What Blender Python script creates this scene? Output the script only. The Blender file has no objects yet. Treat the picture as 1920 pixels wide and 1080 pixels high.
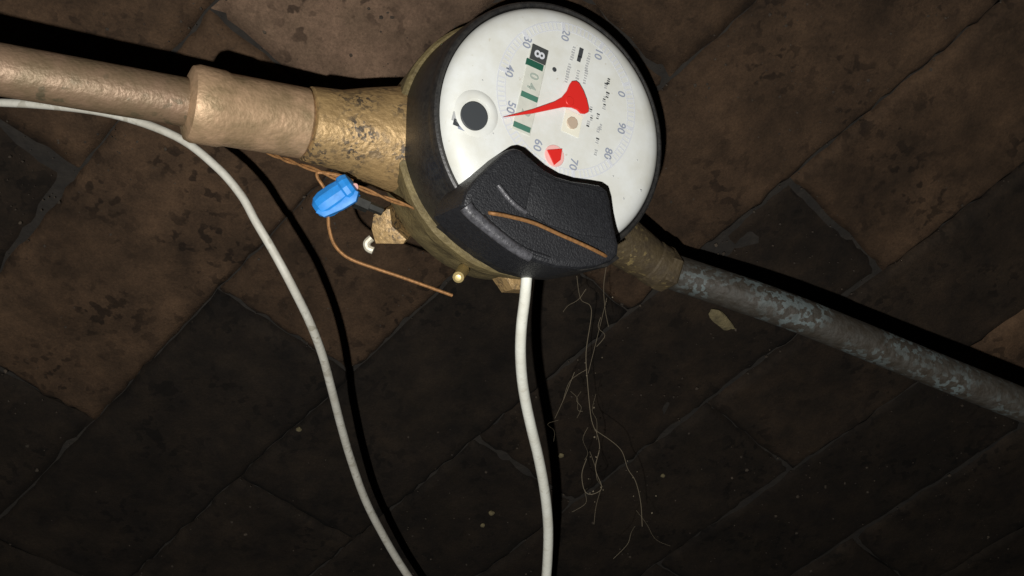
import bpy, bmesh, math, random
from mathutils import Vector as V, Matrix, noise
random.seed(7)
C = bpy.context.scene
COL = C.collection

# ------------------------------------------------------------------ frame
S = 0.0002                      # one working unit is 0.2 mm
F = 1800.0                      # the dial centre is 1800 units (36 cm) from the lens
WN = V((.09, -.55, .811)).normalized()            # normal of the brick wall, camera axes
UP = (V((0, 1, 0)) - WN * WN.y).normalized()        # up along the wall
X_, Y_, Z_ = -(WN.cross(UP)), -WN, UP
X_ = Y_.cross(Z_)
A = V((.4663, .1173, .8768)).normalized()           # meter axis, out of the dial
DC = V(((1046.3 - 960), (540 - 239.3), -F))         # dial centre
PC = DC - A * 240
DC = DC + A * 16                                    # where the meter axis meets the pipe axis
WK = WN.dot(V((690 - 960, 540 - 180, -F)) * (2130 / F))   # wall plane: WN.q = WK
CAM = V((0, WK * S, 0.6))                           # the wall lies in world y = 0
def W(q): return V((q.dot(X_), q.dot(Y_), q.dot(Z_))) * S + CAM
def WD(d): return V((d.dot(X_), d.dot(Y_), d.dot(Z_)))

cam = bpy.data.cameras.new('camera'); co = bpy.data.objects.new('camera', cam); COL.objects.link(co)
cam.sensor_width = 36; cam.lens = 36 * F / 1920; cam.clip_start = .01; cam.clip_end = 50
ex, ey, ez = WD(V((1, 0, 0))), WD(V((0, 1, 0))), WD(V((0, 0, 1)))
co.matrix_world = Matrix(((ex.x, ey.x, ez.x, CAM.x), (ex.y, ey.y, ez.y, CAM.y), (ex.z, ey.z, ez.z, CAM.z), (0, 0, 0, 1)))
C.camera = co

w = bpy.data.worlds.new('World'); C.world = w; w.use_nodes = True
w.node_tree.nodes['Background'].inputs[0].default_value = (.9, .8, .7, 1)
w.node_tree.nodes['Background'].inputs[1].default_value = .004
C.view_settings.view_transform = 'Standard'; C.view_settings.look = 'None'
C.view_settings.exposure = 0; C.view_settings.gamma = 1
C.cycles.max_bounces = 6
C.cycles.use_denoising = True

# the flash beside and below the lens
fl = bpy.data.lights.new('flash', 'SPOT'); fo = bpy.data.objects.new('flash', fl); COL.objects.link(fo)
fl.energy = 13.4; fl.color = (1, .98, .94); fl.spot_size = math.radians(160); fl.spot_blend = 1.0; fl.shadow_soft_size = .0035
fpos = V((-185, -340, 600)); fo.location = W(fpos)
aim = V((1180 - 960, 540 - 360, -F)) - fpos
fo.rotation_euler = WD(-aim).to_track_quat('Z', 'Y').to_euler()

# ------------------------------------------------------------------ helpers
def ray(px, py): return V((px - 960, 540 - py, -F))
def U(px, py, h, n=A, c=DC):
    """point at height h over the dial plane seen at that pixel"""
    d = ray(px, py); return d * ((c.dot(n) + h) / d.dot(n))
def UW(px, py, h=0):
    d = ray(px, py); return d * ((WK + h) / d.dot(WN))
def UZ(px, py, depth): return ray(px, py) * (depth / F)

def thing(name, label, cat, loc, group=None):
    o = bpy.data.objects.new(name, None); COL.objects.link(o); o.location = W(loc)
    o.empty_display_size = .01
    o['label'] = label; o['category'] = cat
    if group: o['group'] = group
    return o
def obj(name, bm, mat, parent=None, smooth=True, label=None, angle=35):
    """bm is in camera-axis units; links ONE mesh object with its origin at its centre"""
    me = bpy.data.meshes.new(name)
    bmesh.ops.recalc_face_normals(bm, faces=bm.faces)
    for v in bm.verts: v.co = W(v.co)
    # children of children: parents are all unrotated, so offsets just add up
    base = V((0, 0, 0)); p = parent
    while p is not None: base += p.location; p = p.parent
    ctr = sum((v.co for v in bm.verts), V((0, 0, 0))) / len(bm.verts)
    for v in bm.verts: v.co -= ctr
    if smooth:
        ca = math.radians(angle)
        for f in bm.faces: f.smooth = True
        for e in bm.edges:
            if len(e.link_faces) == 2 and e.calc_face_angle(0) > ca: e.smooth = False
    bm.to_mesh(me); bm.free()
    me.materials.append(mat)
    o = bpy.data.objects.new(name, me); COL.objects.link(o)
    o.location = ctr - base
    if parent: o.parent = parent
    if label: o['label'] = label
    return o
def merge(bm, other):
    vs = [bm.verts.new(v.co) for v in other.verts]
    other.verts.index_update()
    for f in other.faces:
        try: bm.faces.new([vs[v.index] for v in f.verts])
        except ValueError: pass
    other.free(); return bm
def basis(n):
    t = V((0, 0, 1)) if abs(n.z) < .9 else V((0, 1, 0))
    a = n.cross(t).normalized(); return a, n.cross(a)
def lathe(profile, c=DC, n=A, seg=96, ang=None, jit=0):
    bm = bmesh.new(); a, b = basis(n); rings = []
    for r, h in profile:
        if r < 1e-6: rings.append([bm.verts.new(c + n * h)]); continue
        rings.append([bm.verts.new(c + n * h + (a * math.cos(t) + b * math.sin(t)) * r)
                      for t in (2 * math.pi * i / seg for i in range(seg))])
    for r0, r1 in zip(rings, rings[1:]):
        for i in range(seg):
            j = (i + 1) % seg
            if len(r0) == 1 and len(r1) == 1: continue
            if len(r0) == 1: bm.faces.new((r0[0], r1[j], r1[i]))
            elif len(r1) == 1: bm.faces.new((r0[i], r0[j], r1[0]))
            else: bm.faces.new((r0[i], r0[j], r1[j], r1[i]))
    if jit:
        for v in bm.verts: v.co += noise.noise_vector(v.co * .02) * jit
    return bm
def spline(P, n=8):
    Q = []; P = [V(p) for p in P]
    for i in range(len(P) - 1):
        p0, p1, p2, p3 = P[max(i - 1, 0)], P[i], P[i + 1], P[min(i + 2, len(P) - 1)]
        for k in range(n):
            t = k / n
            Q.append(.5 * ((2 * p1) + (p2 - p0) * t + (2 * p0 - 5 * p1 + 4 * p2 - p3) * t * t + (3 * p1 - p0 - 3 * p2 + p3) * t ** 3))
    Q.append(P[-1]); return Q
def tube(P, r, seg=14, n=8, smooth=True):
    Q = spline(P, n) if smooth else [V(p) for p in P]
    bm = bmesh.new(); rings = []; prev = None
    for i, q in enumerate(Q):
        t = (Q[min(i + 1, len(Q) - 1)] - Q[max(i - 1, 0)]).normalized()
        if prev is None: a = basis(t)[0]
        else: a = (prev - t * prev.dot(t)).normalized()
        prev = a; b = t.cross(a)
        rr = r(i / (len(Q) - 1)) if callable(r) else r
        rings.append([bm.verts.new(q + (a * math.cos(x) + b * math.sin(x)) * rr) for x in (2 * math.pi * k / seg for k in range(seg))])
    for r0, r1 in zip(rings, rings[1:]):
        for i in range(seg):
            j = (i + 1) % seg; bm.faces.new((r0[i], r0[j], r1[j], r1[i]))
    bm.faces.new(rings[0][::-1]); bm.faces.new(rings[-1])
    return bm
def prism_pts(top, down, bev=0, seg=2):
    bm = bmesh.new()
    vt = [bm.verts.new(p) for p in top]; vb = [bm.verts.new(p + down) for p in top]
    n = len(top); ft = bm.faces.new(vt); bm.faces.new(vb[::-1])
    for i in range(n): bm.faces.new((vt[i], vb[i], vb[(i + 1) % n], vt[(i + 1) % n]))
    bmesh.ops.recalc_face_normals(bm, faces=bm.faces)
    if bev: bmesh.ops.bevel(bm, geom=list(ft.edges), offset=bev, segments=seg, affect='EDGES', profile=.6)
    return bm
def prism(poly, h0, h1, bev=0, seg=2):
    return prism_pts([U(x, y, h1) for x, y in poly], -A * (h1 - h0), bev, seg)

# ------------------------------------------------------------------ materials
def mat(name, col, rough=.5, metal=0, spec=.5, var=0, vscale=300, col2=None, bump=0, bscale=600, speck=None, spscale=900, spt=.62, coat=0, detail=6):
    m = bpy.data.materials.new(name); m.use_nodes = True
    nt = m.node_tree; N = nt.nodes; L = nt.links; b = N['Principled BSDF']
    b.inputs['Base Color'].default_value = (*col, 1); b.inputs['Roughness'].default_value = rough
    b.inputs['Metallic'].default_value = metal; b.inputs['Specular IOR Level'].default_value = spec
    if coat: b.inputs['Coat Weight'].default_value = coat; b.inputs['Coat Roughness'].default_value = .15
    tc = N.new('ShaderNodeNewGeometry')
    last = None
    if var:
        nz = N.new('ShaderNodeTexNoise'); nz.inputs['Scale'].default_value = vscale; nz.inputs['Detail'].default_value = detail
        nz.inputs['Roughness'].default_value = .65
        L.new(tc.outputs['Position'], nz.inputs['Vector'])
        rp = N.new('ShaderNodeMapRange'); rp.inputs['From Min'].default_value = .35; rp.inputs['From Max'].default_value = .68
        L.new(nz.outputs['Fac'], rp.inputs['Value'])
        mx = N.new('ShaderNodeMixRGB'); mx.inputs['Color1'].default_value = (*col, 1)
        c2 = col2 or tuple(c * (1 - var) for c in col); mx.inputs['Color2'].default_value = (*c2, 1)
        L.new(rp.outputs['Result'], mx.inputs['Fac']); last = mx
        L.new(mx.outputs['Color'], b.inputs['Base Color'])
        rr = N.new('ShaderNodeMapRange'); rr.inputs['To Min'].default_value = rough * .85; rr.inputs['To Max'].default_value = min(1, rough * 1.25)
        L.new(nz.outputs['Fac'], rr.inputs['Value']); L.new(rr.outputs['Result'], b.inputs['Roughness'])
    if speck:
        nz = N.new('ShaderNodeTexNoise'); nz.inputs['Scale'].default_value = spscale; nz.inputs['Detail'].default_value = 2
        L.new(tc.outputs['Position'], nz.inputs['Vector'])
        rp = N.new('ShaderNodeMapRange'); rp.inputs['From Min'].default_value = spt; rp.inputs['From Max'].default_value = spt + .05
        L.new(nz.outputs['Fac'], rp.inputs['Value'])
        mx = N.new('ShaderNodeMixRGB'); mx.inputs['Color2'].default_value = (*speck, 1)
        bn = N.new('ShaderNodeTexNoise'); bn.inputs['Scale'].default_value = spscale * .16; bn.inputs['Detail'].default_value = 3
        L.new(tc.outputs['Position'], bn.inputs['Vector'])
        br = N.new('ShaderNodeMapRange'); br.inputs['From Min'].default_value = .42; br.inputs['From Max'].default_value = .62
        L.new(bn.outputs['Fac'], br.inputs['Value'])
        mu = N.new('ShaderNodeMath'); mu.operation = 'MULTIPLY'; L.new(rp.outputs['Result'], mu.inputs[0]); L.new(br.outputs['Result'], mu.inputs[1])
        L.new(mu.outputs[0], mx.inputs['Fac'])
        if last: L.new(last.outputs['Color'], mx.inputs['Color1'])
        else: mx.inputs['Color1'].default_value = (*col, 1)
        L.new(mx.outputs['Color'], b.inputs['Base Color'])
    if bump:
        nz = N.new('ShaderNodeTexNoise'); nz.inputs['Scale'].default_value = bscale; nz.inputs['Detail'].default_value = 5
        L.new(tc.outputs['Position'], nz.inputs['Vector'])
        bp = N.new('ShaderNodeBump'); bp.inputs['Strength'].default_value = bump; bp.inputs['Distance'].default_value = .0015
        L.new(nz.outputs['Fac'], bp.inputs['Height']); L.new(bp.outputs['Normal'], b.inputs['Normal'])
    return m
M_white = mat('dial_white', (.75, .77, .75), .34, var=.2, vscale=75, col2=(.66, .66, .60), speck=(.6, .58, .5), spscale=500, spt=.7)
M_black = mat('housing_black', (.012, .012, .013), .42, var=.6, vscale=400, col2=(.03, .028, .025), bump=.12, bscale=900)
M_cover = mat('reader_black', (.013, .0135, .016), .48, var=.5, vscale=700, col2=(.021, .022, .025), speck=(.07, .07, .07), spscale=1600, spt=.73, bump=.35, bscale=1500)
M_hilite = mat('highlight_black', (.10, .10, .11), .36, var=.5, vscale=500, col2=(.028, .028, .031), bump=.2, bscale=1200)  # lighter grey that paints the highlight on the cover's edges
M_brass = mat('cast_brass', (.42, .28, .125), .5, metal=.35, var=.5, vscale=160, col2=(.29, .19, .085), speck=(.085, .065, .045), spscale=560, spt=.50, bump=.4, bscale=500)
M_brassd = mat('dirty_brass', (.21, .165, .075), .6, metal=.25, var=.5, vscale=150, col2=(.11, .085, .04), bump=.4, bscale=500)
M_copperp = mat('copper_pipe', (.26, .17, .11), .48, metal=.35, var=.5, vscale=70, col2=(.15, .11, .06), bump=.25, speck=(.10, .085, .05), spscale=200, spt=.6)
M_brassb = mat('dark_brass', (.085, .062, .03), .65, metal=.2, var=.5, vscale=130, col2=(.05, .036, .02), speck=(.2, .15, .06), spscale=420, spt=.58, bump=.4, bscale=500)  # darkest of the brass tones, with lighter specks
M_nut = mat('brass_nut', (.50, .33, .20), .5, metal=.35, var=.5, vscale=110, col2=(.24, .17, .09), bump=.25)
M_grey = mat('grey_pipe', (.026, .020, .013), .65, metal=.1, var=.6, vscale=200, col2=(.040, .037, .031), speck=(.085, .105, .105), spscale=330, spt=.50, bump=.5, bscale=350)
M_wire = mat('copper_wire', (.40, .20, .075), .5, metal=.4, var=.5, vscale=800)
M_blue = mat('seal_blue', (.02, .26, .74), .5, var=.25, vscale=300)
M_cable = mat('cable_white', (.84, .85, .77), .45, var=.25, vscale=90, col2=(.72, .71, .62), speck=(.58, .55, .45), spscale=300, spt=.58, bump=.1)
M_cableg = mat('cable_grey', (.54, .53, .47), .55, var=.3, vscale=90, col2=(.42, .40, .34), speck=(.34, .32, .26), spscale=300, spt=.56, bump=.15)
M_steel = mat('steel', (.5, .5, .47), .28, metal=.9, var=.3, vscale=500)
M_bolt = mat('bolt_dark', (.05, .05, .045), .4, metal=.5, var=.5, vscale=500)
M_pale = mat('pale_metal', (.72, .68, .56), .4, metal=.2, var=.5, vscale=400, col2=(.4, .36, .27))
M_pin = mat('bright_brass', (.75, .58, .26), .35, metal=.5)
M_red = mat('needle_red', (.68, .025, .02), .4)
M_pink = mat('pointer_pink', (.80, .45, .42), .5)
M_green = mat('counter_green', (.02, .10, .065), .4)
M_greenl = mat('counter_green_pale', (.07, .19, .14), .4)
M_win = mat('counter_window', (.64, .65, .58), .3, var=.12, vscale=300)
M_drum = mat('drum_dark', (.06, .065, .065), .3)
M_ink = mat('ink_blue_grey', (.30, .33, .41), .5)
M_digit = mat('digit_grey_green', (.36, .42, .37), .5)
M_inkp = mat('ink_pale', (.64, .66, .70), .5)
M_inkd = mat('ink_dark', (.05, .055, .06), .5)
M_inkg = mat('ink_grey', (.44, .45, .45), .5)
M_cream = mat('cream', (.80, .78, .66), .4)
M_tan = mat('wheel_tan', (.5, .4, .3), .4)
M_dirt = mat('dirt', (.045, .032, .02), .95, var=.6, vscale=60, col2=(.018, .013, .009))
M_web = mat('web', (.20, .165, .11), .7)
M_web.node_tree.nodes['Principled BSDF'].inputs['Alpha'].default_value = .6
M_mortar = mat('mortar', (.013, .0095, .006), .95, var=.6, vscale=90, bump=.8, bscale=260)
M_chip = mat('mortar_chip', (.13, .105, .05), .9, var=.5, vscale=300, bump=.6)
def brick_mat(name, col, col2):
    m = mat(name, col, .88, spec=.2, var=.5, vscale=55, col2=col2, speck=tuple(c * .3 for c in col), spscale=170, spt=.55, detail=12)
    nt = m.node_tree; N = nt.nodes; L = nt.links; b = N['Principled BSDF']
    src = b.inputs['Base Color'].links[0].from_socket
    g = N.new('ShaderNodeNewGeometry')
    bl = N.new('ShaderNodeTexNoise'); bl.inputs['Scale'].default_value = 16; bl.inputs['Detail'].default_value = 8; bl.inputs['Roughness'].default_value = .7
    L.new(g.outputs['Position'], bl.inputs['Vector'])
    br = N.new('ShaderNodeMapRange'); br.inputs['From Min'].default_value = .36; br.inputs['From Max'].default_value = .64
    br.inputs['To Min'].default_value = .55; br.inputs['To Max'].default_value = 1.35
    L.new(bl.outputs['Fac'], br.inputs['Value'])
    oi = N.new('ShaderNodeObjectInfo'); orr = N.new('ShaderNodeMapRange'); orr.inputs['To Min'].default_value = .8; orr.inputs['To Max'].default_value = 1.2
    L.new(oi.outputs['Random'], orr.inputs['Value'])
    fi = N.new('ShaderNodeTexNoise'); fi.inputs['Scale'].default_value = 900; fi.inputs['Detail'].default_value = 6; fi.inputs['Roughness'].default_value = .8
    L.new(g.outputs['Position'], fi.inputs['Vector'])
    fr = N.new('ShaderNodeMapRange'); fr.inputs['From Min'].default_value = .3; fr.inputs['From Max'].default_value = .7; fr.inputs['To Min'].default_value = .65; fr.inputs['To Max'].default_value = 1.35
    L.new(fi.outputs['Fac'], fr.inputs['Value'])
    m1 = N.new('ShaderNodeMath'); m1.operation = 'MULTIPLY'; L.new(br.outputs['Result'], m1.inputs[0]); L.new(orr.outputs['Result'], m1.inputs[1])
    m2 = N.new('ShaderNodeMath'); m2.operation = 'MULTIPLY'; L.new(m1.outputs[0], m2.inputs[0]); L.new(fr.outputs['Result'], m2.inputs[1])
    vm = N.new('ShaderNodeVectorMath'); vm.operation = 'SCALE'; L.new(src, vm.inputs[0]); L.new(m2.outputs[0], vm.inputs['Scale'])
    L.new(vm.outputs[0], b.inputs['Base Color'])
    bn = N.new('ShaderNodeTexNoise'); bn.inputs['Scale'].default_value = 330; bn.inputs['Detail'].default_value = 12; bn.inputs['Roughness'].default_value = .78
    L.new(g.outputs['Position'], bn.inputs['Vector'])
    bp = N.new('ShaderNodeBump'); bp.inputs['Strength'].default_value = .55; bp.inputs['Distance'].default_value = .0016
    L.new(bn.outputs['Fac'], bp.inputs['Height']); L.new(bp.outputs['Normal'], b.inputs['Normal'])
    return m
M_brick = [brick_mat('brick_brown', (.125, .079, .052), (.085, .056, .036)),  # brown to near-black brick tones that carry the flash falloff
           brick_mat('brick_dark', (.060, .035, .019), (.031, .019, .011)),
           brick_mat('brick_falloff_low', (.0145, .0098, .0060), (.0065, .0047, .0034)),
           brick_mat('brick_falloff_mid', (.020, .0128, .0075), (.009, .0064, .0044))]

# ------------------------------------------------------------------ the wall
wall = thing('brick_wall', 'dark brown brick wall behind the meter with slanting mortar joints', 'wall', UW(960, 540))
b0, b1 = UW(1370, 428), UW(1470, 345)
BX = (b1 - b0).normalized()                     # along the courses
BY = WN.cross(BX).normalized()                  # across them
HGT = abs((UW(1262, 145) - b0).dot(BY)); LEN, JT = HGT * 2.7, 4
print('HGT', HGT)
def fbm(u, v, k, sc):
    return noise.fractal(V((u * sc, v * sc, k)), 1.0, 2.1, 4)
def brick(u0, u1, v0, v1, m, near):
    bm = bmesh.new(); g = []
    NU, NV = (44, 16) if near else (20, 8)
    z = random.uniform(-3, 6); tw = [random.uniform(-5, 5) for _ in range(2)]
    L, H = u1 - u0, v1 - v0
    for i in range(NU + 1):
        row = []
        for k in range(NV + 1):
            s, t = i / NU, k / NV
            # closer rows at the rim so that the worn arris has a shape
            s = s + .035 * math.sin(2 * math.pi * s) * -1; t = t + .06 * math.sin(2 * math.pi * t) * -1
            u, v = u0 + L * s, v0 + H * t
            ed = min(min(s, 1 - s) * L, min(t, 1 - t) * H)
            rim = max(0, 1 - ed / (16 + 14 * fbm(u, v, 3.1, .012)))
            pull = max(0, 1 - ed / 40)
            zz = z + tw[0] * s + tw[1] * t + 7 * fbm(u, v, 0, .0045) + 3.2 * fbm(u, v, 9, .022) - 13 * rim * rim * (1 + .6 * fbm(u, v, 5, .03))
            u += 9 * pull * fbm(u, v, 11, .018); v += 9 * pull * fbm(u, v, 13, .018)
            row.append(bm.verts.new(b0 + BX * u + BY * v + WN * zz))
        g.append(row)
    for i in range(NU):
        for k in range(NV): bm.faces.new((g[i][k], g[i + 1][k], g[i + 1][k + 1], g[i][k + 1]))
    bd = [g[i][0] for i in range(NU)] + [g[NU][k] for k in range(NV)] + [g[i][NV] for i in range(NU, 0, -1)] + [g[0][k] for k in range(NV, 0, -1)]
    lo = [bm.verts.new(v.co - WN * 40) for v in bd]
    for i in range(len(bd)):
        j = (i + 1) % len(bd); bm.faces.new((bd[i], bd[j], lo[j], lo[i]))
    obj('brick', bm, m, wall, angle=75)
for r in range(-14, 14):
    off = (0 if r % 2 else LEN / 2) + random.uniform(-60, 60) + 160
    for k in range(-9, 9):
        u0 = k * LEN + off; u1 = u0 + LEN - JT; v0 = r * HGT; v1 = v0 + HGT - JT
        q = b0 + BX * (u0 + u1) / 2 + BY * (v0 + v1) / 2
        if q.z > -400: continue
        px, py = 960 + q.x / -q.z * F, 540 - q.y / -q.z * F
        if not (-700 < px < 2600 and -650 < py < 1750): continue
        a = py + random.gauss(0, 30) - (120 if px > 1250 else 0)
        m = M_brick[0] if a < 240 and 330 < px < 1000 else M_brick[1] if a < 500 else M_brick[3] if a < 660 else M_brick[2]  # tone picked by frame height: light falloff painted into the brick colours
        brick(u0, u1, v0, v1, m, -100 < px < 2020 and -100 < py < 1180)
bm = bmesh.new()
NG = 90
gr = [[bm.verts.new(b0 + BX * (-9000 + 18000 * i / NG) + BY * (-5000 + 10000 * k / NG) + WN * (-13 + 6 * noise.noise(V((i * .7, k * .7, 0))))) for k in range(NG + 1)] for i in range(NG + 1)]
for i in range(NG):
    for k in range(NG): bm.faces.new((gr[i][k], gr[i + 1][k], gr[i + 1][k + 1], gr[i][k + 1]))
obj('mortar', bm, M_mortar, wall)

# ------------------------------------------------------------------ the water meter
meter = thing('water_meter', 'round white dial water meter in black housing on a brass body', 'water meter', DC - A * 330)
# brass body: pot with a collar under the housing
body = obj('brass_body', lathe([(0, -345), (150, -345), (205, -338), (240, -318), (254, -290), (257, -250), (257, -215), (262, -208), (264, -195), (264, -172), (259, -166), (240, -163), (0, -163)], jit=2), M_brassd, meter)
housing = obj('housing', lathe([(0, -168), (250, -168), (254, -162), (252, -60), (249, -52), (250, -44), (249, -32), (247, -27), (243, -25), (238, -27), (236, -36), (235, -40), (0, -40)], seg=128), M_black, meter)
dial = obj('dial_face', lathe([(0, 0), (60, 0), (120, 0), (160, 0), (190, -.3), (206, -3), (218, -8), (227, -15), (233, -23), (235, -31), (0, -31)], seg=128), M_white, meter, angle=50)

DPROF = [(0, 0), (190, .3), (206, 3), (218, 8), (227, 15), (233, 23), (235, 31)]
def drop(q):
    d = q - DC; h = d.dot(A); r = (d - A * h).length
    for (r0, h0), (r1, h1) in zip(DPROF, DPROF[1:]):
        if r <= r1: return q - A * (h0 + (h1 - h0) * (r - r0) / (r1 - r0))
    return q - A * 33
e1 = (U(978, 245, 0) - U(1012, 95, 0)).normalized(); e2 = A.cross(e1).normalized()
if e2.x < 0: e2 = -e2
def flat(name, poly, h, t, m, parent=dial, label=None, bev=0):
    return obj(name, prism([(x, y) for x, y in poly], h - t, h, bev, 1), m, parent, smooth=bool(bev), label=label)
def disc(px, py, r, h, t, m, name, parent=dial, seg=32):
    q = U(px, py, h); return obj(name, lathe([(0, 0), (r - 1, 0), (r, -1), (r, -t)], c=q, n=A, seg=seg), m, parent)
def strip(name, q, lx, ly, h, m, parent=dial, t=.6):
    """a printed bar lx along e1, ly along e2 centred at dial point q"""
    P = [q + e1 * (sx * lx / 2) + e2 * (sy * ly / 2) for sx, sy in ((-1, -1), (1, -1), (1, 1), (-1, 1))]
    return obj(name, prism_pts([p + A * 0 for p in P], -A * t), m, parent, smooth=False)
def text(name, s, q, size, m, parent=dial, ext=.4):
    cu = bpy.data.curves.new('t', 'FONT'); cu.body = s; cu.size = 1; cu.offset = .018; cu.align_x = 'CENTER'; cu.align_y = 'CENTER'
    to = bpy.data.objects.new('t', cu); COL.objects.link(to)
    dg = bpy.context.evaluated_depsgraph_get(); me = bpy.data.meshes.new_from_object(to.evaluated_get(dg))
    bm = bmesh.new(); bm.from_mesh(me)
    for v in bm.verts: v.co = drop(q + e1 * v.co.x * size + e2 * v.co.y * size + A * v.co.z)
    bpy.data.objects.remove(to); bpy.data.curves.remove(cu); bpy.data.meshes.remove(me)
    return obj(name, bm, m, parent, smooth=False)
# scale ring round the needle
RC = U(1066, 187, .6)
def ring(r0, r1, m, name, h=0, seg=120, a0=0, a1=2 * math.pi):
    bm = bmesh.new(); inn, out = [], []
    for i in range(seg + 1):
        t = a0 + (a1 - a0) * i / seg; d = e1 * math.cos(t) + e2 * math.sin(t)
        inn.append(bm.verts.new(RC + A * h + d * r0)); out.append(bm.verts.new(RC + A * h + d * r1))
    for i in range(seg): bm.faces.new((inn[i], out[i], out[i + 1], inn[i + 1]))
    return bm
bm = ring(149, 151.5, None, '')
merge(bm, ring(133, 135, None, ''))
for i in range(100):
    t = 2 * math.pi * (i + .5) / 100; d = e1 * math.cos(t) + e2 * math.sin(t); s = d.cross(A)
    if i % 10 == 5: continue
    a, b = 135.5, 148.5
    vs = [bm.verts.new(RC + d * x + s * y) for x, y in ((a, -1.4), (b, -1.4), (b, 1.4), (a, 1.4))]
    bm.faces.new(vs)
for v in bm.verts: v.co = drop(v.co)
obj('scale_ring', bm, M_inkp, dial, smooth=False)
for i in range(10):
    t = 2 * math.pi * i / 10 + .31; d = e1 * math.cos(t) + e2 * math.sin(t)
    s = d.cross(A); P = [RC + d * x + s * y for x, y in ((134, -2.4), (151, -2.4), (151, 2.4), (134, 2.4))]
    obj('tick', prism_pts([drop(p) + A * .3 for p in P], -A * .6), M_inkp, dial, smooth=False)
for s, x, y in (('0', 1167, 208), ('90', 1165, 240), ('80', 1140, 288), ('70', 1075, 308), ('60', 1008, 272), ('50', 958, 201), ('40', 955, 133),
                ('30', 988, 79), ('20', 1060, 66), ('10', 1122, 101), ('5', 1165, 176)):
    if s == '0': continue
    text('numeral', {'5': '0', }.get(s, s), U(x, y, .6), 23, M_ink)
# counter window with its drums and green rollers
wc0, wc1 = U(1013, 92, .6), U(976, 248, .6)
L = (wc1 - wc0).length
win = obj('counter_window', prism_pts([(wc0 + wc1) / 2 + e1 * (sx * L / 2) + e2 * (sy * 19) + A * .8 for sx, sy in ((-1, -1), (1, -1), (1, 1), (-1, 1))], -A * 2, .6, 1), M_win, dial, smooth=False)
q = U(1011, 102, 3); strip('drum', q, 30, 34, 0, M_drum, win, 3)
text('digit', '8', U(1011, 102, 3.4), 30, M_inkp, win)
q = U(1003, 121, 3); strip('roller', q, 12, 36, 0, M_green, win, 3)
for x, y in ((993, 181), (979, 238)):
    strip('roller', U(x, y, 3), 10, 35, 0, M_greenl, win, 3)
for x, y, s in ((1001, 143, '0'), (996, 162, '4'), (985, 212, '2')): text('digit', s, U(x, y, 2.8), 26, M_digit, win)
# red needle, little pointer, star wheel, plug
flat('needle', [(944, 219), (1000, 204), (1040, 190), (1054, 182), (1064, 170), (1069, 158), (1073, 152), (1081, 151), (1087, 156), (1095, 170), (1101, 186), (1105, 203), (1104, 210), (1098, 213), (1090, 212), (1083, 205), (1073, 201), (1058, 200), (1000, 212)], 10, 4, M_red, bev=1.2)
disc(1069, 189, 9, 11, 10, M_red, 'needle_hub', seg=20)
disc(1040, 292, 21, 1.2, 1.5, M_pink, 'small_dial')
flat('small_pointer', [(1027, 281), (1054, 279), (1051, 300), (1040, 309)], 6, 3, M_red)
strip('star_wheel_plate', U(1073, 231, 1), 44, 38, 0, M_cream, dial, 1.4)
disc(1074, 230, 12, 4, 3.5, M_tan, 'star_wheel', seg=10)
pl = obj('plug_collar', lathe([(27, 2.5), (31, 3), (38, 2.5), (43, 0.2)], c=U(893, 213, 0), n=A, seg=48), M_white, dial)
disc(890, 217, 26, 7, 9, M_inkd, 'plug', seg=40)
for x, y, lx, ly, m in ((856, 220, 16, 16, M_inkg), (859, 231, 12, 18, M_inkd), (866, 239, 9, 14, M_ink)): strip('printed_mark', U(x, y, .7), lx, ly, 0, m)
# rows of tiny print to the right of the counter, a dark emblem, a dot, a column of marks
strip('emblem', U(1089, 99, .8), 20, 9, 0, M_inkd); strip('emblem', U(1086, 110, .8), 12, 8, 0, M_inkd)
disc(1040, 130, 5, .8, 1, M_inkd, 'dot', seg=12)
for x, y, n in ((1075, 96, 3), (1067, 128, 4), (1083, 140, 2), (1104, 108, 4), (1099, 140, 3)):
    q = U(x, y, .7)
    for k in range(2 * n): strip('fine_print', q + e1 * (k * 5.2 - 8) + e2 * random.uniform(-.8, .8), random.uniform(2.2, 3.6), random.uniform(5, 8), 0, M_inkg)
for x, y in ((1141, 152), (1136, 161), (1139, 178), (1133, 186), (1133, 200), (1108, 205), (1121, 218), (1103, 232), (1126, 238), (1122, 243), (1120, 264), (1117, 286), (1109, 221)):
    for k in (-1, 0, 1): strip('fine_print', U(x, y, .7) + e1 * k * 4.4, random.uniform(2, 3), random.uniform(5, 8), 0, M_inkd if random.random() < .35 else M_inkg)
for x, y in ((1202, 357), (1195, 300), (905, 150), (925, 250), (1150, 330), (1170, 372)): disc(x, y, random.uniform(1.5, 2.6), .6, .8, M_inkg, 'speck', seg=8)

# nozzles
nl_end = U(575, 232, -240); DL = (nl_end - PC).normalized(); LL = (nl_end - PC).length
obj('inlet_nozzle', lathe([(0, 120), (118, 120), (112, 200), (103, 250), (88, 310), (76, LL - 60), (72, LL - 14), (70, LL), (64, LL + 3), (46, LL + 3)], c=PC, n=DL, seg=64, jit=2.5), M_brass, meter)
nr_end = U(1236, 500, -250); DR = (nr_end - PC).normalized(); LR = (nr_end - PC).length
obj('outlet_nozzle', lathe([(0, 120), (90, 120), (80, 220), (62, 290), (50, LR - 45), (47, LR - 30), (50, LR - 26), (50, LR), (44, LR + 2)], c=PC, n=DR, seg=64, jit=2), M_brassb, meter)
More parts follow.
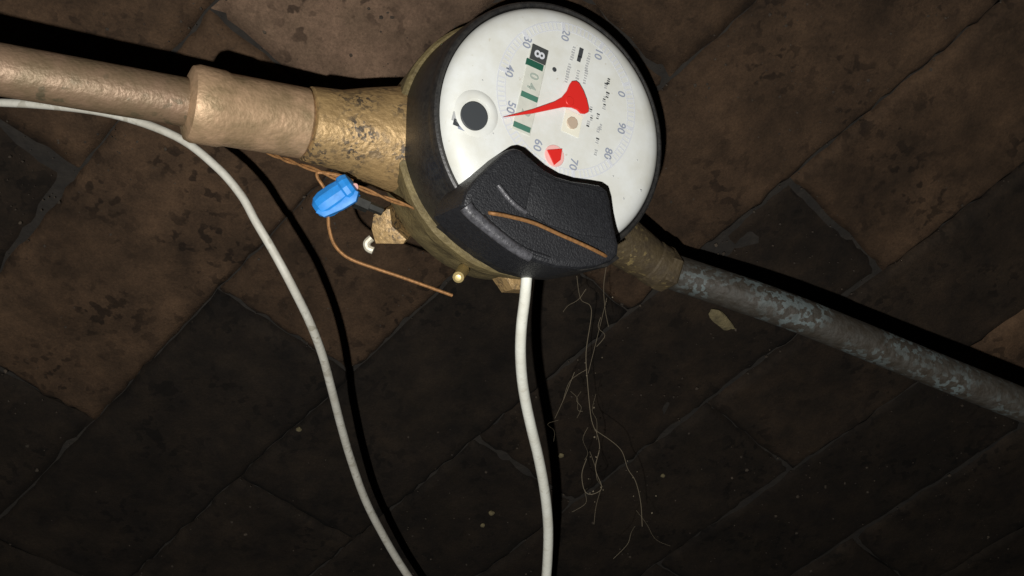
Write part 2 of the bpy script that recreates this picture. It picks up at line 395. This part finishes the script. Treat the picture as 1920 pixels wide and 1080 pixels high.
# lugs on the body
LN = V((-.15, -.25, .95)).normalized(); lp = UZ(728, 430, 1895)
obj('lug', prism_pts([U(x, y, 0, LN, lp) for x, y in ((700, 402), (722, 391), (731, 392), (735, 424), (762, 449), (756, 458), (704, 457), (696, 430))], -LN * 60, 3, 2), M_brass, meter)
obj('lug', prism([(944, 517), (975, 505), (1000, 507), (1000, 545), (962, 543)], -250, -200, 4), M_brass, meter)
obj('lug', prism([(783, 152), (812, 148), (812, 190), (778, 186)], -200, -160, 4), M_brass, meter)
q = U(860, 519, -170); obj('rivet', lathe([(0, 10), (6, 9), (11, 4), (12, -60)], c=q, n=V((-.1, -.25, .96)).normalized(), seg=16), M_pin, meter)
q = U(690, 385, -215); d = (U(715, 396, -215) - U(668, 376, -215)).normalized()
obj('bolt', merge(lathe([(0, -27), (15, -27), (15, 0), (9, 1), (9, 30), (0, 30)], c=q, n=d, seg=6), lathe([(0, -33), (8, -33), (8, -26)], c=q, n=d, seg=10)), M_bolt, meter, angle=20)
obj('split_pin', tube([UZ(x, y, 1905) for x, y in ((697, 446), (688, 455), (690, 465), (700, 470))], 7.5, 10), M_pale, meter)

# ------------------------------------------------------------------ pipes
pl = thing('copper_pipe', 'copper pipe with a broad pale union joined to the speckled brass inlet', 'pipe', nl_end)
obj('pipe', lathe([(43, LL + 200), (43, LL + 760), (0, LL + 760)], c=PC, n=DL, seg=48, jit=1.5), M_copperp, pl)
obj('union', lathe([(45, LL - 6), (62, LL + 3), (66, LL + 8), (66, LL + 150), (69, LL + 160), (70, LL + 205), (66, LL + 214), (50, LL + 220), (43, LL + 221)], c=PC, n=DL, seg=56, jit=1.5), M_nut, pl)
pr_ = thing('grey_pipe', 'grey corroded pipe with blue green stains leading from the outlet', 'pipe', nr_end)
p_far = U(1475, 585, -262)
DP = (p_far - nr_end).normalized()
P = [nr_end - DP * 20, nr_end + DP * 60, UZ(1475, 582, 2190), UZ(1740, 688, 2260), UZ(2050, 812, 2340)]
obj('pipe', tube(P, 41, 32, 10), M_grey, pr_)
obj('coupling', lathe([(41, -6), (50, -4), (52, 4), (52, 26), (48, 32), (41, 34)], c=nr_end, n=DP, seg=6, jit=1), M_brassb, pr_, angle=20)

# ------------------------------------------------------------------ pulse reader clipped over the dial edge
top = [(868, 383), (874, 360), (893, 334), (920, 308), (945, 286), (957, 278), (968, 276), (982, 281), (1000, 297), (1020, 314), (1045, 329), (1075, 338), (1105, 342), (1128, 346),
       (1141, 355), (1147, 375), (1151, 405), (1157, 435), (1163, 460), (1161, 478), (1148, 490), (1120, 500), (1085, 504), (1045, 500), (1010, 490), (975, 470), (940, 444), (905, 416), (880, 396)]
HT = 62
rd = thing('pulse_reader', 'black plastic pulse reader clipped over the lower edge of the dial', 'meter reader', U(1010, 400, 0))
cover = obj('cover', prism(top, -62, HT, 14, 4), M_cover, rd, angle=30)
obj('highlight_rail', tube([U(x, y, HT - 3) for x, y in ((873, 386), (884, 400), (908, 421), (940, 447), (972, 470), (994, 482))], lambda u: 12.5 - 4 * u, 14), M_hilite, rd)  # strip added along the bevel, its grey painting the highlight there
obj('rib', tube([U(x, y, HT + 1) for x, y in ((934, 347), (945, 362), (958, 377), (972, 389), (986, 399))], 4.5, 10), M_hilite, rd)
obj('rib', tube([U(x, y, HT - 1) for x, y in ((905, 405), (930, 428), (960, 452), (990, 470), (1030, 484))], 4, 10), M_cover, rd)
obj('raised_panel', prism([(985, 398), (1000, 318), (1045, 338), (1105, 352), (1134, 360), (1142, 405), (1150, 448), (1090, 440), (1030, 422)], HT - 3, HT + 3.5, 3, 2), M_cover, rd)
obj('foot', prism([(875, 400), (905, 425), (950, 462), (1000, 492), (1045, 504), (1090, 508), (1140, 500), (1163, 484), (1150, 470), (1080, 480), (1000, 465), (930, 425), (890, 390)], -92, 40, 4), M_black, rd)
obj('cable_gland', lathe([(0, -16), (15, -16), (16, 20), (13, 24), (0, 24)], c=UZ(988, 500, 1806), n=V((0, 1, .1)).normalized(), seg=24), M_black, rd)

# ------------------------------------------------------------------ cables
cb = [(989, 480, 1806), (988, 512, 1812), (984, 560, 1840), (978, 610, 1880), (976, 660, 1930), (979, 710, 1990), (986, 755, 2050), (997, 805, 2120), (1008, 850, 2190), (1018, 900, 2270), (1025, 950, 2350), (1028, 1000, 2430), (1026, 1060, 2520), (1020, 1130, 2620)]
t = tube([UZ(*p) for p in cb], lambda u: 10.2 + 3.0 * u, 16)
o = obj('reader_cable', t, M_cable); o['label'] = 'bright white cable hanging from beneath the black reader'; o['category'] = 'cable'
cg = [(-90, 190, 1900), (70, 196, 1890), (210, 214, 1880), (330, 256, 1870), (405, 312, 1862), (452, 366, 1860), (480, 416, 1860), (512, 470, 1870), (546, 533, 1890), (580, 602, 1960), (604, 664, 2040), (622, 730, 2140), (640, 800, 2260), (660, 868, 2380), (685, 937, 2500), (715, 997, 2610), (752, 1060, 2720), (800, 1130, 2830)]
t = tube([UZ(*p) for p in cg], lambda u: 8.2 + 4.4 * max(0, u - .35), 16)
o = obj('loose_cable', t, M_cableg); o['label'] = 'dull grey white cable curving down the wall left of the meter'; o['category'] = 'cable'

# ------------------------------------------------------------------ blue security seal on its copper wire
SD = 1800
seal = thing('security_seal', 'blue plastic security seal threaded on thin twisted copper wire', 'seal', UZ(630, 370, SD))
a, b = UZ(598, 391, SD), UZ(658, 349, SD)
ax = (b - a).normalized(); ln = (b - a).length
side = ax.cross(V((0, 0, 1))).normalized()
obj('seal_body', lathe([(0, -7), (14, -6), (23, 3), (27, 16), (27, 42), (25, 56), (29, 60), (29, ln - 4), (25, ln + 4), (12, ln + 8), (0, ln + 8)], c=a, n=ax, seg=12), M_blue, seal, angle=25)
mid = (a + b) / 2 + V((0, 0, 20))
P = [mid + ax * x + side * y for x, y in ((-44, 6), (-36, 22), (0, 30), (30, 32), (44, 20), (36, 6), (20, 2), (-30, 0))]
obj('wing', prism_pts(P, V((0, 0, -14)), 3, 2), M_blue, seal)
obj('rotor', lathe([(0, 16), (7, 15), (8, 0)], c=b, n=(ax * .4 + side * .5 + V((0, 0, .7))).normalized(), seg=12), M_pink, seal)
def twist(P, r, off, turns, name='wire', n=10):
    Q = spline([UZ(*p) for p in P], n)
    for ph in (0, math.pi):
        R = []
        for i, q in enumerate(Q):
            t = (Q[min(i + 1, len(Q) - 1)] - Q[max(i - 1, 0)]).normalized(); aa, bb = basis(t)
            x = 2 * math.pi * turns * i / len(Q) + ph; R.append(q + (aa * math.cos(x) + bb * math.sin(x)) * off)
        obj(name, tube(R, r * .8, 8, smooth=False), M_wire, seal)
twist([(470, 268, 1850), (515, 291, 1830), (548, 304, 1815), (600, 322, 1800), (660, 346, 1800), (720, 370, 1810), (780, 391, 1830), (842, 411, 1850)], 2.9, 2.6, 4)
obj('wire', tube([UZ(*p) for p in ((662, 340, 1800), (640, 330, 1798), (615, 325, 1798), (596, 324, 1797), (596, 334, 1796), (604, 346, 1796), (616, 366, 1796))], 3.3, 8), M_wire, seal)
obj('wire', tube([UZ(*p) for p in ((612, 380, SD), (615, 404, 1800), (617, 428, 1803), (625, 455, 1810), (640, 474, 1818), (660, 487, 1826), (700, 502, 1840), (745, 517, 1855), (790, 533, 1870), (848, 554, 1890))], 3.4, 8), M_wire, seal)
obj('wire', tube([U(x, y, h) for x, y, h in ((914, 398, 50), (922, 400, HT + 4), (950, 405, HT + 6), (1000, 418, HT + 8), (1050, 440, HT + 8), (1100, 462, HT + 8), (1130, 477, HT + 4), (1138, 482, 52))], 3.4, 8), M_wire, seal)

# ------------------------------------------------------------------ cobweb, crumbs
web = thing('cobweb', 'thin dusty cobweb strands hanging below the meter right of the cable', 'cobweb', UW(1110, 700, 60))
def jit(P, k):
    return [UZ(x + random.uniform(-k, k), y + random.uniform(-k, k), d) for x, y, d in P]
for P, r in ((((1136, 500, 2050), (1134, 540, 2110), (1136, 580, 2180), (1142, 612, 2230)), 1.6),
             (((1084, 520, 2050), (1090, 560, 2150), (1108, 580, 2200), (1100, 660, 2280), (1102, 720, 2300), (1110, 780, 2330), (1118, 806, 2350)), 1.9),
             (((1075, 700, 2300), (1058, 745, 2330), (1038, 785, 2380)), 1.4),
             (((1118, 806, 2350), (1122, 840, 2380), (1116, 880, 2400), (1128, 912, 2420), (1112, 925, 2430), (1096, 918, 2430), (1090, 890, 2420), (1098, 860, 2400)), 1.9),
             (((1120, 810, 2350), (1150, 830, 2380), (1168, 850, 2400), (1178, 880, 2430), (1190, 905, 2450), (1200, 940, 2480), (1206, 985, 2500)), 1.9),
             (((1100, 690, 2290), (1070, 715, 2320), (1056, 750, 2350)), 1.2),
             (((1128, 912, 2420), (1118, 950, 2460), (1116, 985, 2490)), 1.2),
             (((1136, 560, 2150), (1116, 640, 2250), (1104, 700, 2300)), 1.2)):
    obj('strand', tube(jit(P, 2.5), r * .4, 5, n=6), M_web, web)
for k in range(11):
    x, y = random.choice(((1100, 560), (1120, 620), (1105, 720), (1112, 800), (1110, 900), (1170, 850), (1195, 940), (1085, 760)))
    x += random.gauss(0, 18); y += random.gauss(0, 30); d = 2080 + (y - 500) * .9
    P = []
    dx, dy = random.gauss(0, 9), random.uniform(14, 26)
    for i in range(4): P.append((x + dx * i + random.gauss(0, 6), y + dy * i + random.gauss(0, 5), d + i * 18 + random.gauss(0, 8)))
    obj('strand', tube(jit(P, 1.5), random.uniform(.25, .55), 4, n=5), M_web, web)
bm = bmesh.new()
for k in range(26):
    x, y = random.choice(((1100, 690), (1118, 806), (1112, 920), (1185, 890), (1136, 570), (1200, 960)))
    q = UZ(x + random.gauss(0, 14), y + random.gauss(0, 28), 2350 + random.gauss(0, 40)); m = bmesh.new()
    bmesh.ops.create_icosphere(m, subdivisions=1, radius=random.uniform(1, 2.6))
    for v in m.verts: v.co = q + v.co * random.uniform(.6, 1.2)
    merge(bm, m)
o = obj('dust', bm, M_web, web); o['kind'] = 'stuff'
bm = bmesh.new()
for k in range(2600):
    px, py = random.uniform(-60, 1980), random.uniform(-40, 1120)
    q = UW(px, py, 2); m = bmesh.new(); bmesh.ops.create_icosphere(m, subdivisions=1, radius=1)
    r = min(6, .8 + random.expovariate(.9))
    for v in m.verts: v.co = q + v.co * r * random.uniform(.55, 1.15)
    merge(bm, m)
o = obj('dirt', bm, M_dirt, None); o['kind'] = 'stuff'; o['label'] = 'gritty dirt crumbs clinging to the brick wall'; o['category'] = 'dirt'
def crumb(px, py, r, m, label, flatten=.5, st=1, ang=0):
    bm = bmesh.new(); bmesh.ops.create_icosphere(bm, subdivisions=2, radius=1)
    c = UW(px, py, r * flatten * .6 + 2)
    dx = BX if not ang else (UW(px + math.cos(ang) * 50, py + math.sin(ang) * 50) - UW(px, py)).normalized(); dy = WN.cross(dx)
    for v in bm.verts:
        k = 1 + .35 * noise.noise(v.co * 1.7 + V((px, py, 0)))
        v.co = c + (dx * v.co.x * st + dy * v.co.y + WN * v.co.z * flatten) * r * k
    o = obj('mortar_chip', bm, m, None, angle=25); o['label'] = label; o['category'] = 'chip'
crumb(1352, 600, 19, M_chip, 'long olive flake of mortar stuck to the wall below the grey pipe', .3, 2.7, .7)
crumb(922, 962, 9, M_chip, 'small pale crumb stuck on the wall low down left of the white cable', .6)
crumb(905, 985, 7, M_chip, 'smallest dim crumb at the bottom of the wall left of white cable', .6)
crumb(1243, 892, 7, M_chip, 'tiny crumb on the dark wall right of the cobweb', .6)
crumb(1052, 854, 8, M_chip, 'tiny crumb in the shadow just right of the white cable', .6)
crumb(560, 805, 8, M_chip, 'small olive crumb left of the grey white cable', .6)
